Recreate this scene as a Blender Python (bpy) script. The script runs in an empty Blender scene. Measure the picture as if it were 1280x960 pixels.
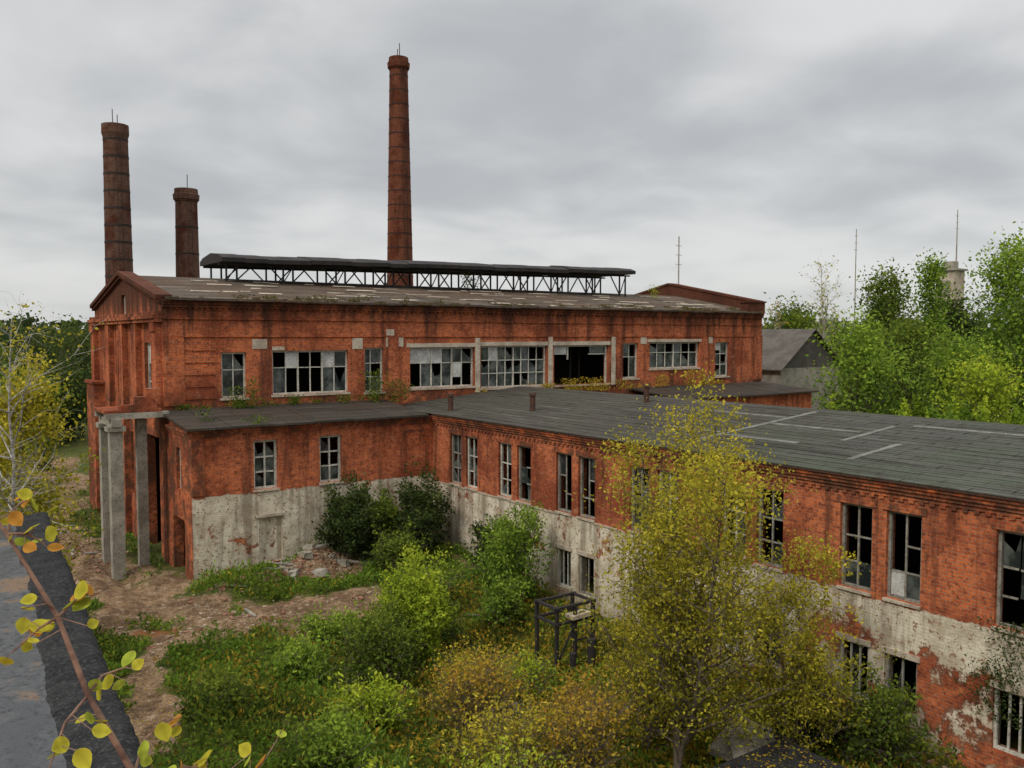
import bpy, math, random
import numpy as np
from mathutils import Vector
random.seed(7)
rs = np.random.RandomState(11)
scene = bpy.context.scene
COL = scene.collection

# ------------------------------------------------------------------ helpers
class MB:
    def __init__(s): s.v=[]; s.f=[]
    def quad(s,a,b,c,d):
        n=len(s.v); s.v+= [tuple(a),tuple(b),tuple(c),tuple(d)]; s.f.append((n,n+1,n+2,n+3))
    def poly(s,pts):
        n=len(s.v); s.v+=[tuple(p) for p in pts]; s.f.append(tuple(range(n,n+len(pts))))
    def hexa(s,p):
        n=len(s.v); s.v+=[tuple(q) for q in p]
        for f in ((0,3,2,1),(4,5,6,7),(0,1,5,4),(1,2,6,5),(2,3,7,6),(3,0,4,7)):
            s.f.append(tuple(n+i for i in f))
    def box(s,x0,x1,y0,y1,z0,z1):
        s.hexa([(x0,y0,z0),(x1,y0,z0),(x1,y1,z0),(x0,y1,z0),(x0,y0,z1),(x1,y0,z1),(x1,y1,z1),(x0,y1,z1)])
    def beam(s,p0,p1,w,h=None):
        h=h or w
        p0=Vector(p0);p1=Vector(p1);d=(p1-p0).normalized()
        up=Vector((0,0,1)) if abs(d.z)<.9 else Vector((1,0,0))
        a=d.cross(up).normalized()*w/2; b=a.cross(d).normalized()*h/2
        s.hexa([p0-a-b,p0+a-b,p0+a+b,p0-a+b,p1-a-b,p1+a-b,p1+a+b,p1-a+b])
    def tube(s,p0,p1,r0,r1,n=6,cap=False):
        p0=Vector(p0);p1=Vector(p1);d=(p1-p0)
        if d.length<1e-6: return
        d.normalize()
        up=Vector((0,0,1)) if abs(d.z)<.9 else Vector((1,0,0))
        a=d.cross(up).normalized(); b=a.cross(d)
        k=len(s.v)
        for i in range(n):
            t=2*math.pi*i/n; o=a*math.cos(t)+b*math.sin(t)
            s.v.append(tuple(p0+o*r0)); s.v.append(tuple(p1+o*r1))
        for i in range(n):
            j=(i+1)%n
            s.f.append((k+2*i,k+2*j,k+2*j+1,k+2*i+1))
        if cap:
            s.f.append(tuple(k+2*i+1 for i in range(n)))
            s.f.append(tuple(k+2*i for i in range(n))[::-1])
    def obj(s,name,mat,parent=None,smooth=False,loc=None):
        me=bpy.data.meshes.new(name); me.from_pydata(s.v,[],s.f); me.update()
        if smooth:
            for p in me.polygons: p.use_smooth=True
        o=bpy.data.objects.new(name,me); COL.objects.link(o)
        if mat: me.materials.append(mat)
        if loc: o.location=loc
        if parent: o.parent=parent
        return o
def empty(name,loc=(0,0,0)):
    e=bpy.data.objects.new(name,None); e.location=loc; COL.objects.link(e); return e

# ------------------------------------------------------------------ materials
class NT:
    def __init__(s,name):
        s.m=bpy.data.materials.new(name); s.m.use_nodes=True; s.t=s.m.node_tree
        s.t.nodes.clear(); s.out=s.t.nodes.new('ShaderNodeOutputMaterial')
    def n(s,ty,**k):
        x=s.t.nodes.new('ShaderNode'+ty)
        for a,b in k.items(): setattr(x,a,b)
        return x
    def l(s,a,b): s.t.links.new(a,b)
    def put(s,sock,v):
        if isinstance(v,bpy.types.NodeSocket): s.l(v,sock)
        elif isinstance(v,(tuple,list)) and len(v)==3 and sock.type=='RGBA': sock.default_value=(*v,1)
        else: sock.default_value=v
    def math(s,op,a,b=0.0,c=None,clamp=False):
        x=s.n('Math',operation=op,use_clamp=clamp); s.put(x.inputs[0],a); s.put(x.inputs[1],b)
        if c is not None: s.put(x.inputs[2],c)
        return x.outputs[0]
    def mix(s,f,a,b,blend='MIX'):
        x=s.n('Mix',data_type='RGBA',blend_type=blend); s.put(x.inputs[0],f); s.put(x.inputs[6],a); s.put(x.inputs[7],b)
        return x.outputs[2]
    def noise(s,vec,scale,detail=4,rough=.6,dist=0.0):
        x=s.n('TexNoise'); x.inputs['Scale'].default_value=scale; x.inputs['Detail'].default_value=detail
        x.inputs['Roughness'].default_value=rough; x.inputs['Distortion'].default_value=dist
        if vec is not None: s.l(vec,x.inputs['Vector'])
        return x.outputs['Fac']
    def scalev(s,vec,sc):
        x=s.n('VectorMath',operation='MULTIPLY'); s.l(vec,x.inputs[0]); x.inputs[1].default_value=sc; return x.outputs[0]
    def step(s,v,lo,hi):
        x=s.n('MapRange'); x.interpolation_type='SMOOTHSTEP'
        s.put(x.inputs[0],v); s.put(x.inputs[1],lo); s.put(x.inputs[2],hi); return x.outputs[0]
    def finish(s,color,rough=.9,bump=None,bstr=.4,bdist=.02,metal=0,spec=.3):
        p=s.n('BsdfPrincipled'); s.put(p.inputs['Base Color'],color); s.put(p.inputs['Roughness'],rough)
        s.put(p.inputs['Metallic'],metal); s.put(p.inputs['Specular IOR Level'],spec)
        if bump is not None:
            b=s.n('Bump'); b.inputs['Strength'].default_value=bstr; b.inputs['Distance'].default_value=bdist
            s.l(bump,b.inputs['Height']); s.l(b.outputs[0],p.inputs['Normal'])
        s.l(p.outputs[0],s.out.inputs[0]); return s.m

def brick_mat(name,c1=(.62,.150,.045),c2=(.37,.078,.030),mortar=(.36,.21,.14),zp=None,cyl=False,soot=0.0,wing=False,grime=.72,k=1.0):
    N=NT(name); geo=N.n('NewGeometry'); pos=geo.outputs['Position']
    if cyl:
        tc=N.n('TexCoord'); pos=tc.outputs['Object']
    sp=N.n('SeparateXYZ'); N.l(pos,sp.inputs[0]); X,Y,Z=sp.outputs
    if cyl:
        S=N.math('MULTIPLY',N.math('ARCTAN2',Y,X),1.3)
    else:
        sn=N.n('SeparateXYZ'); N.l(geo.outputs['Normal'],sn.inputs[0])
        g=N.math('GREATER_THAN',N.math('ABSOLUTE',sn.outputs[0]),.5)
        S=N.math('ADD',X,N.math('MULTIPLY',g,N.math('SUBTRACT',Y,X)))
    cb=N.n('CombineXYZ'); N.l(S,cb.inputs[0]); N.l(Z,cb.inputs[1])
    br=N.n('TexBrick'); N.l(cb.outputs[0],br.inputs['Vector'])
    br.inputs['Scale'].default_value=1; br.inputs['Brick Width'].default_value=.27; br.inputs['Row Height'].default_value=.088
    br.inputs['Mortar Size'].default_value=.011; br.inputs['Mortar Smooth'].default_value=.3; br.inputs['Bias'].default_value=-.1
    br.inputs['Color1'].default_value=(*c1,1); br.inputs['Color2'].default_value=(*c2,1); br.inputs['Mortar'].default_value=(*mortar,1)
    n1=N.noise(pos,.4,5,.65,.3); n2=N.noise(pos,1.7,5,.7); n3=N.noise(N.scalev(pos,(1.9,1.9,.16)),1.0,4,.65); n4=N.noise(pos,8,3,.75)
    q=lambda c:(c[0]*k,c[1]*k,c[2]*k)
    c=N.mix(N.math('MULTIPLY',N.step(n1,.43,.62),.82),br.outputs['Color'],q((.20,.048,.024)))
    c=N.mix(N.math('MULTIPLY',N.step(n3,.48,.66),grime),c,q((.075,.032,.022)))
    c=N.mix(N.math('MULTIPLY',N.step(n2,.58,.76),.5),c,q((.60,.30,.16)))
    c=N.mix(N.math('MULTIPLY',N.step(n4,.51,.66),.75),c,q((.11,.036,.02)))
    c=N.mix(N.math('MULTIPLY',N.step(n4,.42,.30),.45),c,q((.70,.27,.11)))
    if soot:
        c=N.mix(N.math('MULTIPLY',N.step(N.math('ADD',Z,N.math('MULTIPLY',n3,3.2)),11.7,13.5),soot),c,(.055,.026,.018))
        c=N.mix(N.math('MULTIPLY',N.math('MULTIPLY',N.step(Z,7.8,6.6),N.step(n2,.42,.58)),.75),c,(.08,.045,.03))
    if zp is not None:
        m1=N.math('MULTIPLY',N.math('ADD',N.math('SUBTRACT',zp,Z),N.math('MULTIPLY',N.math('SUBTRACT',n2,.5),.5)),25,clamp=True)
        nn=N.noise(pos,.8,6,.7,.2)
        if wing:
            kk=N.math('MULTIPLY',N.step(Y,19.5,15.0),N.step(N.math('ADD',Z,n2),2.9,2.1))
            thr=N.math('ADD',.36,N.math('MULTIPLY',kk,.12))
        else: thr=.37
        m2=N.math('MULTIPLY',N.math('SUBTRACT',nn,thr),22,clamp=True)
        rim=N.math('MULTIPLY',m1,N.step(N.math('ABSOLUTE',N.math('SUBTRACT',nn,thr)),.03,.0))
        m=N.math('MULTIPLY',m1,m2)
        pc=N.mix(N.step(n2,.35,.65),(.72,.65,.51),(.48,.41,.30))
        pc=N.mix(N.math('MULTIPLY',N.step(n3,.45,.63),.68),pc,(.21,.165,.115))
        pc=N.mix(N.math('MULTIPLY',N.step(N.math('ADD',Z,N.math('MULTIPLY',n1,2.6)),2.2,.7),.6),pc,(.20,.155,.095))
        pc=N.mix(N.step(n4,.57,.63),pc,(.28,.17,.11))
        c=N.mix(N.math('MULTIPLY',rim,.7),c,(.11,.075,.05))
        c=N.mix(m,c,pc)
    h=N.math('ADD',N.math('MULTIPLY',br.outputs['Fac'],-1.0),N.math('MULTIPLY',n4,.9))
    return N.finish(c,.95,h,.7,.025,spec=.1)

def noise_mat(name,cols,scale=2,rough=.9,metal=0,bstr=.3,bd=.02,stretch=(1,1,1),spec=.25,fine=14):
    N=NT(name); geo=N.n('NewGeometry'); pos=N.scalev(geo.outputs['Position'],stretch)
    a=N.noise(pos,scale,5,.65,.2); b=N.noise(pos,fine,3,.7)
    c=N.mix(N.step(a,.38,.64),cols[0],cols[1])
    if len(cols)>2: c=N.mix(N.math('MULTIPLY',N.step(b,.5,.68),.8),c,cols[2])
    return N.finish(c,rough,b,bstr,bd,metal,spec)

M_brick=brick_mat('brick_main',soot=.85)
M_annex=brick_mat('brick_annex',zp=3.42)
M_wing=brick_mat('brick_wing',c1=(.60,.155,.05),c2=(.34,.078,.034),zp=3.12,wing=True)
M_chim=brick_mat('brick_chimney',c1=(.20,.060,.030),c2=(.13,.040,.024),mortar=(.16,.09,.06),cyl=True,grime=.5,k=.4)
M_chimd=brick_mat('brick_chimney_dark',c1=(.15,.075,.052),c2=(.10,.052,.038),mortar=(.16,.115,.09),cyl=True,grime=.4,k=.33)
M_conc=noise_mat('concrete',[(.36,.33,.27),(.22,.20,.16),(.12,.10,.08)],1.4)
M_concl=noise_mat('concrete_light',[(.52,.45,.35),(.36,.29,.22),(.20,.14,.10)],1.6)
M_rust=noise_mat('rusty_steel',[(.09,.045,.03),(.05,.03,.025),(.16,.06,.025)],3,.75,.2)
M_hoop=noise_mat('chimney_hoops',[(.045,.03,.026),(.03,.022,.02)],1)
M_black=noise_mat('black_steel',[(.020,.020,.021),(.035,.03,.028),(.06,.04,.03)],2,.8,.0)
M_frame=noise_mat('window_paint',[(.60,.58,.50),(.40,.385,.32),(.18,.145,.11)],3,.8)
M_framed=noise_mat('window_wood_grey',[(.30,.285,.24),(.19,.17,.14),(.09,.075,.06)],3,.8)
M_board=noise_mat('window_board',[(.56,.55,.51),(.36,.36,.34),(.2,.18,.15)],1.5,.8)
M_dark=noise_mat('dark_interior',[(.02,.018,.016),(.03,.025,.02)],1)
N=NT('window_glass'); geo=N.n('NewGeometry'); nz=N.noise(geo.outputs['Position'],1.5,3)
M_glass=N.finish(N.mix(N.step(nz,.4,.65),(.015,.02,.022),(.10,.11,.10)),N.math('MULTIPLY_ADD',nz,.4,.0),None,spec=.6)

def roof_mat(name,cols,wx,wy,axis='x',far=None):
    N=NT(name); geo=N.n('NewGeometry'); pos=geo.outputs['Position']
    sp=N.n('SeparateXYZ'); N.l(pos,sp.inputs[0]); cb=N.n('CombineXYZ')
    if axis=='x': N.l(sp.outputs[1],cb.inputs[0]); N.l(sp.outputs[0],cb.inputs[1]); st=(2.2,.25,1)
    else: N.l(sp.outputs[0],cb.inputs[0]); N.l(sp.outputs[1],cb.inputs[1]); st=(.3,2.0,1)
    br=N.n('TexBrick'); N.l(cb.outputs[0],br.inputs['Vector']); br.inputs['Scale'].default_value=1
    br.inputs['Brick Width'].default_value=wx; br.inputs['Row Height'].default_value=wy
    br.inputs['Mortar Size'].default_value=.035; br.inputs['Mortar Smooth'].default_value=.7
    br.inputs['Color1'].default_value=(*cols[0],1); br.inputs['Color2'].default_value=(*cols[1],1); br.inputs['Mortar'].default_value=(*cols[2],1)
    n1=N.noise(pos,.22,5,.65,.4); n2=N.noise(pos,1.5,5,.72); n3=N.noise(pos,12,3,.7); n5=N.noise(N.scalev(pos,st),1.0,5,.7)
    c=N.mix(N.math('MULTIPLY',N.step(n1,.42,.60),.6),br.outputs['Color'],cols[3])
    if far: c=N.mix(N.math('MULTIPLY',N.step(N.math('ADD',sp.outputs[1],N.math('MULTIPLY',n1,14)),18,32),.6),c,far)
    c=N.mix(N.math('MULTIPLY',N.step(n5,.55,.70),.6),c,cols[4])
    c=N.mix(N.math('MULTIPLY',N.step(n5,.49,.34),.75),c,(.03,.026,.023))
    c=N.mix(N.math('MULTIPLY',N.step(n2,.50,.66),.6),c,(.045,.04,.026))
    c=N.mix(N.math('MULTIPLY',N.step(n3,.56,.70),.5),c,cols[4])
    h=N.math('ADD',N.math('MULTIPLY',br.outputs['Fac'],-1.2),N.math('ADD',n3,n2))
    return N.finish(c,.93,h,.5,.03,spec=.1)
M_roofw=roof_mat('slate_roof_wing',[(.092,.094,.082),(.068,.068,.058),(.02,.018,.016),(.068,.086,.054),(.15,.145,.125)],1.7,.472,'x',far=(.062,.050,.041))
M_roofm=roof_mat('felt_roof_main',[(.115,.09,.07),(.07,.054,.043),(.03,.025,.02),(.10,.058,.036),(.28,.24,.19)],5.,.6,'y')
M_roofa=roof_mat('felt_roof_annex',[(.062,.052,.043),(.043,.036,.03),(.02,.017,.015),(.06,.04,.028),(.11,.09,.075)],3.,.8,'y')
M_patch=noise_mat('roof_patch',[(.19,.185,.165),(.11,.108,.092),(.07,.07,.055)],2)
M_shedroof=noise_mat('shed_roof',[(.12,.105,.09),(.08,.07,.06),(.05,.045,.035)],1)
M_moss=noise_mat('moss_edge',[(.05,.045,.02),(.10,.055,.025),(.03,.03,.015)],3)
N=NT('wet_tar'); geo=N.n('NewGeometry'); pos=geo.outputs['Position']; a=N.noise(pos,.8,5,.65,.8); b=N.noise(pos,10,4,.7)
cc=N.mix(N.step(a,.4,.6),(.035,.037,.042),(.085,.085,.085)); cc=N.mix(N.math('MULTIPLY',N.step(a,.54,.62),.75),cc,(.18,.105,.055)); cc=N.mix(N.math('MULTIPLY',N.step(b,.52,.68),.7),cc,(.02,.02,.02))
M_tarwet=N.finish(cc,N.math('ADD',.24,N.math('MULTIPLY',N.step(N.math('ADD',N.math('MULTIPLY',a,.7),N.math('MULTIPLY',b,.3)),.44,.54),.6)),b,.6,.02,spec=.35)
M_tar=noise_mat('tar_edge',[(.014,.014,.015),(.028,.028,.028),(.065,.065,.06)],3,.85,0,.9,.02,fine=22,spec=.1)

N=NT('leaf'); at=N.n('Attribute',attribute_name='Col')
d=N.n('BsdfDiffuse'); t=N.n('BsdfTranslucent')
mx=N.n('MixShader'); mx.inputs[0].default_value=.38
N.l(at.outputs['Color'],d.inputs[0]); N.l(at.outputs['Color'],t.inputs[0]); N.l(d.outputs[0],mx.inputs[1]); N.l(t.outputs[0],mx.inputs[2])
N.l(mx.outputs[0],N.out.inputs[0]); M_leaf=N.m
M_bark=noise_mat('bark',[(.16,.13,.10),(.09,.07,.05),(.05,.04,.03)],6)
M_birch=noise_mat('birch_bark',[(.42,.40,.36),(.22,.2,.17),(.04,.035,.03)],4,stretch=(1,1,3))
M_twig=noise_mat('aspen_bark',[(.26,.16,.11),(.18,.11,.08),(.09,.05,.04)],30)

# ------------------------------------------------------------------ terrain
def sstep(x,a,b):
    t=np.clip((x-a)/(b-a),0,1); return t*t*(3-2*t)
_tab=rs.rand(256,256)
def vnoise(x,y,s):
    x=np.asarray(x,float)*s+1000.3; y=np.asarray(y,float)*s+1000.7
    xi=np.floor(x).astype(int); yi=np.floor(y).astype(int); fx=x-xi; fy=y-yi
    fx=fx*fx*(3-2*fx); fy=fy*fy*(3-2*fy)
    g=lambda a,b:_tab[a%256,b%256]
    return (g(xi,yi)*(1-fx)+g(xi+1,yi)*fx)*(1-fy)+(g(xi,yi+1)*(1-fx)+g(xi+1,yi+1)*fx)*fy
PATH=[(9,90),(9,66),(5.5,52),(6.0,42),(7.2,34),(9.5,29.5),(13.0,28.6)]
PATH2=[(7.5,33),(5.8,27),(4.2,20),(3.5,12)]
def pdist(x,y,P):
    best=np.full(np.shape(x),1e9)
    for (ax,ay),(bx,by) in zip(P[:-1],P[1:]):
        dx,dy=bx-ax,by-ay; t=np.clip(((x-ax)*dx+(y-ay)*dy)/(dx*dx+dy*dy),0,1)
        best=np.minimum(best,np.hypot(x-ax-t*dx,y-ay-t*dy))
    return best
def dirt(x,y):
    n=vnoise(x,y,.5)*2.0+vnoise(x,y,1.7)*1.5
    a=1-sstep(pdist(x,y,PATH)+n-1.4,1.2,3.3)
    b=1-sstep(pdist(x,y,PATH2)+n-1.2,.3,1.5)
    c=(1-sstep(np.hypot((x-14.6)/3.0,(y-33.8)/1.5)+n*.22,.7,1.3))*.9
    e=(1-sstep(np.abs(x-20)+n*.6,.6,1.8))*.7*(np.abs(y-18)<18)
    return np.clip(np.maximum(np.maximum(a,b),np.maximum(c,e)),0,1)
def gh(x,y):
    x=np.asarray(x,float); y=np.asarray(y,float)
    near=1-sstep(np.hypot(x-12,y-30),60,140)
    z=-.6*sstep(x,8,16)*sstep(-y,-30,-22)
    z=z+near*((vnoise(x,y,.22)-.5)*.5+(vnoise(x,y,.9)-.5)*.34+(vnoise(x,y,3.1)-.5)*.13)
    z=z+.85*np.exp(-(((x-14.3)/1.6)**2+((y-34.5)/.9)**2))+.5*np.exp(-(((x-11.6)/1.4)**2+((y-34)/.9)**2))
    z=z+.5*np.exp(-(((x-6)/1.3)**2+((y-44)/2)**2))+.35*np.exp(-(((x-19.8)/.9)**2+((y-14)/3)**2))
    z=z-.17*np.exp(-((pdist(x,y,PATH)-.9)/.25)**2)*near-.12*np.exp(-(((x-6.9)/1.0)**2+((y-30.2)/.7)**2))
    return z
def grid_axis(lo,hi,st,far):
    a=list(np.arange(lo,hi,st)); g=st
    while a[-1]<far: g*=1.22; a.append(a[-1]+g)
    g=st
    while a[0]>-far: g*=1.22; a.insert(0,a[0]-g)
    return np.array(a)
gx=grid_axis(0,24,.2,1800); gy=grid_axis(5,60,.2,1800)
XX,YY=np.meshgrid(gx,gy); ZZ=gh(XX,YY); nx_,ny_=len(gx),len(gy)
V=np.stack([XX,YY,ZZ],-1).reshape(-1,3)
idx=np.arange(nx_*ny_).reshape(ny_,nx_)
F=np.stack([idx[:-1,:-1],idx[:-1,1:],idx[1:,1:],idx[1:,:-1]],-1).reshape(-1,4)
def npmesh(name,V,F,mat,colors=None,parent=None,smooth=False):
    me=bpy.data.meshes.new(name); me.vertices.add(len(V)); me.vertices.foreach_set('co',V.astype(np.float32).ravel())
    k=F.shape[1]; me.loops.add(F.size); me.loops.foreach_set('vertex_index',F.astype(np.int32).ravel())
    me.polygons.add(len(F)); me.polygons.foreach_set('loop_start',np.arange(0,F.size,k,dtype=np.int32)); me.polygons.foreach_set('loop_total',np.full(len(F),k,np.int32))
    if smooth: me.polygons.foreach_set('use_smooth',np.ones(len(F),bool))
    me.update(calc_edges=True)
    if colors is not None:
        ca=me.color_attributes.new('Col','FLOAT_COLOR','POINT')
        c4=np.ones((len(V),4),np.float32); c4[:,:3]=colors; ca.data.foreach_set('color',c4.ravel())
    me.materials.append(mat); o=bpy.data.objects.new(name,me); COL.objects.link(o)
    if parent: o.parent=parent
    return o
D=dirt(XX,YY).ravel(); pud=np.exp(-(((XX-6.9)/1.0)**2+((YY-30.2)/.55)**2)).ravel()
N=NT('ground_soil'); at=N.n('Attribute',attribute_name='Col'); sc=N.n('SeparateColor'); N.l(at.outputs['Color'],sc.inputs[0])
geo=N.n('NewGeometry'); pos=geo.outputs['Position']; n1=N.noise(pos,.7,5,.7,.3); n2=N.noise(pos,3.2,5,.74); n3=N.noise(pos,18,3,.7)
so=N.mix(N.step(n1,.38,.60),(.34,.22,.12),(.17,.10,.055)); so=N.mix(N.step(n2,.52,.66),so,(.42,.31,.20)); so=N.mix(N.math('MULTIPLY',N.step(n2,.48,.38),.8),so,(.095,.058,.034))
so=N.mix(N.math('MULTIPLY',N.step(n3,.5,.64),.75),so,(.075,.048,.03)); so=N.mix(N.math('MULTIPLY',N.step(n3,.42,.34),.5),so,(.46,.36,.26))
gr=N.mix(N.step(n1,.4,.6),(.07,.10,.02),(.13,.12,.03)); gr=N.mix(N.step(n2,.45,.7),gr,(.04,.05,.015)); gr=N.mix(N.math('MULTIPLY',N.step(n3,.55,.7),.5),gr,(.15,.10,.05))
dm=N.step(N.math('ADD',sc.outputs[0],N.math('MULTIPLY',N.math('SUBTRACT',n2,.5),1.6)),.38,.62)
c=N.mix(dm,gr,so); wet=N.step(sc.outputs[1],.35,.6); c=N.mix(wet,c,(.26,.11,.045))
M_ground=N.finish(c,N.math('SUBTRACT',.97,N.math('MULTIPLY',wet,.85)),N.math('ADD',n2,n3),1.0,.09,spec=.15)
npmesh('ground',V,F,M_ground,np.stack([D,pud,D*0],-1),smooth=True)

# ------------------------------------------------------------------ walls / windows
def W(plane,s,n,z):
    ax,c,sg=plane
    return (c+sg*n,s,z) if ax=='u' else (s,c+sg*n,z)
def pbox(B,plane,s0,s1,n0,n1,z0,z1):
    p=[W(plane,s0,n0,z0),W(plane,s1,n0,z0),W(plane,s1,n1,z0),W(plane,s0,n1,z0),W(plane,s0,n0,z1),W(plane,s1,n0,z1),W(plane,s1,n1,z1),W(plane,s0,n1,z1)]
    B.hexa(p)
def wall(B,plane,s0,s1,z0,z1,ops=(),thick=.42,top=None,extra=()):
    S=sorted(set([s0,s1]+[o[0] for o in ops]+[o[1] for o in ops]+list(extra)))
    Zs=sorted(set([z0,z1]+[o[2] for o in ops]+[o[3] for o in ops]))
    tp=top or (lambda s:1e9)
    for a,b in zip(S[:-1],S[1:]):
        for c,d in zip(Zs[:-1],Zs[1:]):
            m=((a+b)/2,(c+d)/2)
            if any(o[0]<m[0]<o[1] and o[2]<m[1]<o[3] for o in ops): continue
            ca,cb=min(c,tp(a)),min(c,tp(b)); da,db=min(d,tp(a)),min(d,tp(b))
            if da-ca<1e-4 and db-cb<1e-4: continue
            for n in (0,-thick):
                B.quad(W(plane,a,n,ca),W(plane,b,n,cb),W(plane,b,n,db),W(plane,a,n,da))
    for o in ops:
        a,b,c,d=o[:4]
        B.quad(W(plane,a,0,c),W(plane,a,-thick,c),W(plane,a,-thick,d),W(plane,a,0,d))
        B.quad(W(plane,b,0,c),W(plane,b,-thick,c),W(plane,b,-thick,d),W(plane,b,0,d))
        B.quad(W(plane,a,0,c),W(plane,b,0,c),W(plane,b,-thick,c),W(plane,a,-thick,c))
        B.quad(W(plane,a,0,d),W(plane,b,0,d),W(plane,b,-thick,d),W(plane,a,-thick,d))
def window(FB,GB,BB,plane,s0,s1,z0,z1,cols,rows,pg=.6,pb=.1,fw=.08,mw=.05,n=-.2,rowpos=None,pm=0.0,R=random,groups=0):
    for a,b,c,d in ((s0,s0+fw,z0,z1),(s1-fw,s1,z0,z1),(s0+fw,s1-fw,z0,z0+fw),(s0+fw,s1-fw,z1-fw,z1)):
        pbox(FB,plane,a,b,n-.04,n+.05,c,d)
    ss=[s0+fw+(s1-s0-2*fw)*i/cols for i in range(cols+1)]
    zz=[z0+fw+(z1-z0-2*fw)*(rowpos[i] if rowpos else i/rows) for i in range(rows+1)]
    for q,x in enumerate(ss[1:-1]):
        thick_=groups and (q+1)%groups==0
        if R.random()<pm and not thick_: continue
        j=R.uniform(-.015,.015)
        FB.beam(W(plane,x,n,z0+fw),W(plane,x+j,n,z1-fw),mw*(2.6 if thick_ else 1),mw)
    for z in zz[1:-1]:
        for k in range(cols):
            if R.random()<pm: continue
            FB.beam(W(plane,ss[k]+mw/2,n+.002,z),W(plane,ss[k+1]-mw/2,n+.002,z+R.uniform(-.01,.01)),mw*.9,mw*.9)
    for i in range(cols):
        for k in range(rows):
            r=R.random(); a,b,c,d=ss[i]+.01,ss[i+1]-.01,zz[k]+.01,zz[k+1]-.01
            t=[R.uniform(-.03,.03) for _ in range(3)]
            if r<pg:
                if R.random()<.25:
                    GB.poly([W(plane,a,n-.03,c),W(plane,b,n-.03,c),W(plane,b,n-.03,c+(d-c)*R.uniform(.2,.9)),W(plane,a+(b-a)*R.random(),n-.03,c+(d-c)*R.uniform(.1,.6)),W(plane,a,n-.03,d)])
                else: GB.quad(W(plane,a,n-.03+t[0],c),W(plane,b,n-.03+t[1],c),W(plane,b,n-.03+t[1]+t[2],d),W(plane,a,n-.03+t[0]+t[2],d))
            elif r<pg+pb:
                pbox(BB,plane,a,b,n-.02,n+.012,c if R.random()<.6 else c+(d-c)*R.uniform(.1,.5),d)

R2=random.Random(5)
fac=empty('brick_factory_building')
U0,U1,V0,V1=9.55,50.4,39.9,55.6
VM=(V0+V1)/2
B=MB(); FR=MB(); GL=MB(); BD=MB(); CN=MB(); BA=MB(); BS=MB()
front=('v',V0,-1)
mw=[(12.1,13.25,7.15,9.25),(14.5,18.4,7.2,9.3),(19.3,20.35,7.15,9.4),(21.9,25.9,7.25,9.4),(26.35,30.95,7.1,9.45),(31.5,35.75,7.1,9.45),(37.0,38.3,7.35,9.55),(39.3,43.9,7.9,9.6),(45.5,46.9,7.25,9.6)]
wall(B,front,U0,U1,0,11.7,mw)
args=[(2,2,.35,.2,0),(6,2,.35,.2,2),(3,3,.7,.1,0),(6,2,.5,.2,2),(8,3,.75,.04,4),None,(2,2,.6,0,0),(6,2,.6,.12,3),(2,3,.75,.1,0)]
for w,a in zip(mw,args):
    if a: window(FR,GL,BD,front,*w,a[0],a[1],a[2],a[3],pm=.04 if a[2]>.3 else .35,R=R2,rowpos=[0,.62,1] if a[1]==2 else None,groups=a[4])
    pbox(CN,front,w[0]-.08,w[1]+.08,-.1,.08,w[2]-.1,w[2]-.003)
for a,b,c,d in ((31.5,31.6,7.1,9.45),(35.65,35.75,7.1,9.45),(31.6,35.65,9.37,9.45)): pbox(FR,front,a,b,-.24,-.15,c,d)
pbox(BD,front,31.62,32.6,-.23,-.2,8.9,9.36); pbox(FR,front,32.62,32.7,-.24,-.15,8.6,9.37); pbox(GL,front,34.4,35.6,-.23,-.22,8.95,9.36); pbox(FR,front,34.3,35.65,-.24,-.17,8.88,8.94)
pbox(CN,front,21.7,25.96,.0,.05,9.41,9.62); pbox(CN,front,26.24,31.02,.0,.05,9.46,9.68); pbox(CN,front,31.38,35.9,.0,.05,9.46,9.68); pbox(CN,front,39.1,44.1,.0,.05,9.62,9.8)
for x,zb,zt in ((26.1,6.9,9.9),(31.2,6.9,9.95),(36.15,7.0,9.95)): pbox(CN,front,x-.14,x+.14,.0,.09,zb,zt)
for x,w_,za,zb in ((13.9,.35,9.4,9.85),(18.9,.28,9.35,9.9),(21.0,.5,9.45,10.0),(20.75,.22,10.03,10.35),(38.75,.25,9.5,10.0),(45.0,.2,9.5,10.0),(14.8,.3,9.33,9.5),(44.6,.3,7.0,7.35)):
    pbox(CN,front,x-w_,x+w_,.0,.03,za,zb)
BT=MB()
for z,h,p in ((9.95,.09,.05),(10.75,.1,.06),(11.28,.12,.1),(11.40,.12,.16),(11.52,.13,.22)):
    pbox(BT,front,U0-.0,U1,.002,p,z,z+h-.003)
for a,b in ((U0,U0+.9),(20.6,21.2),(36.32,36.8),(44.2,44.75),(49.5,U1)):
    pbox(BT,front,a,b,.003,.07,6.9,9.94)
for k in range(5): pbox(BT,front,U0+.9,U0+2.3,.003,.04,7.15+k*.55,7.15+k*.55+.4)
for i in range(150):
    x=U0+.3+i*.27
    if x<U1-.2: pbox(BT,front,x,x+.13,.002,.07,11.19,11.277)
wall(B,('v',V1,1),U0,U1,0,11.7)
def gab(s): return 11.75+(1.5)*(1-abs(s-VM)/(VM-V0))
gl=('u',U0,-1)
ex=list(np.linspace(V0,V1,33))
go=[(VM-.55,VM+.45,11.1,12.1),(42.0,43.3,6.9,9.7),(45.0,46.1,7.0,9.8),(48.2,49.4,7.0,9.8),(51.6,52.7,7.0,9.8),(40.9,43.4,-.5,5.4),(45.2,46.8,2.0,5.2),(49.5,51,2.0,5.2)]
wall(B,gl,V0,V1,-.5,13.3,go,top=gab,extra=ex)
window(FR,GL,BD,gl,*go[0],2,2,.4,.1,R=R2); window(FR,GL,BD,gl,*go[1],2,3,.2,.5,R=R2)
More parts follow.
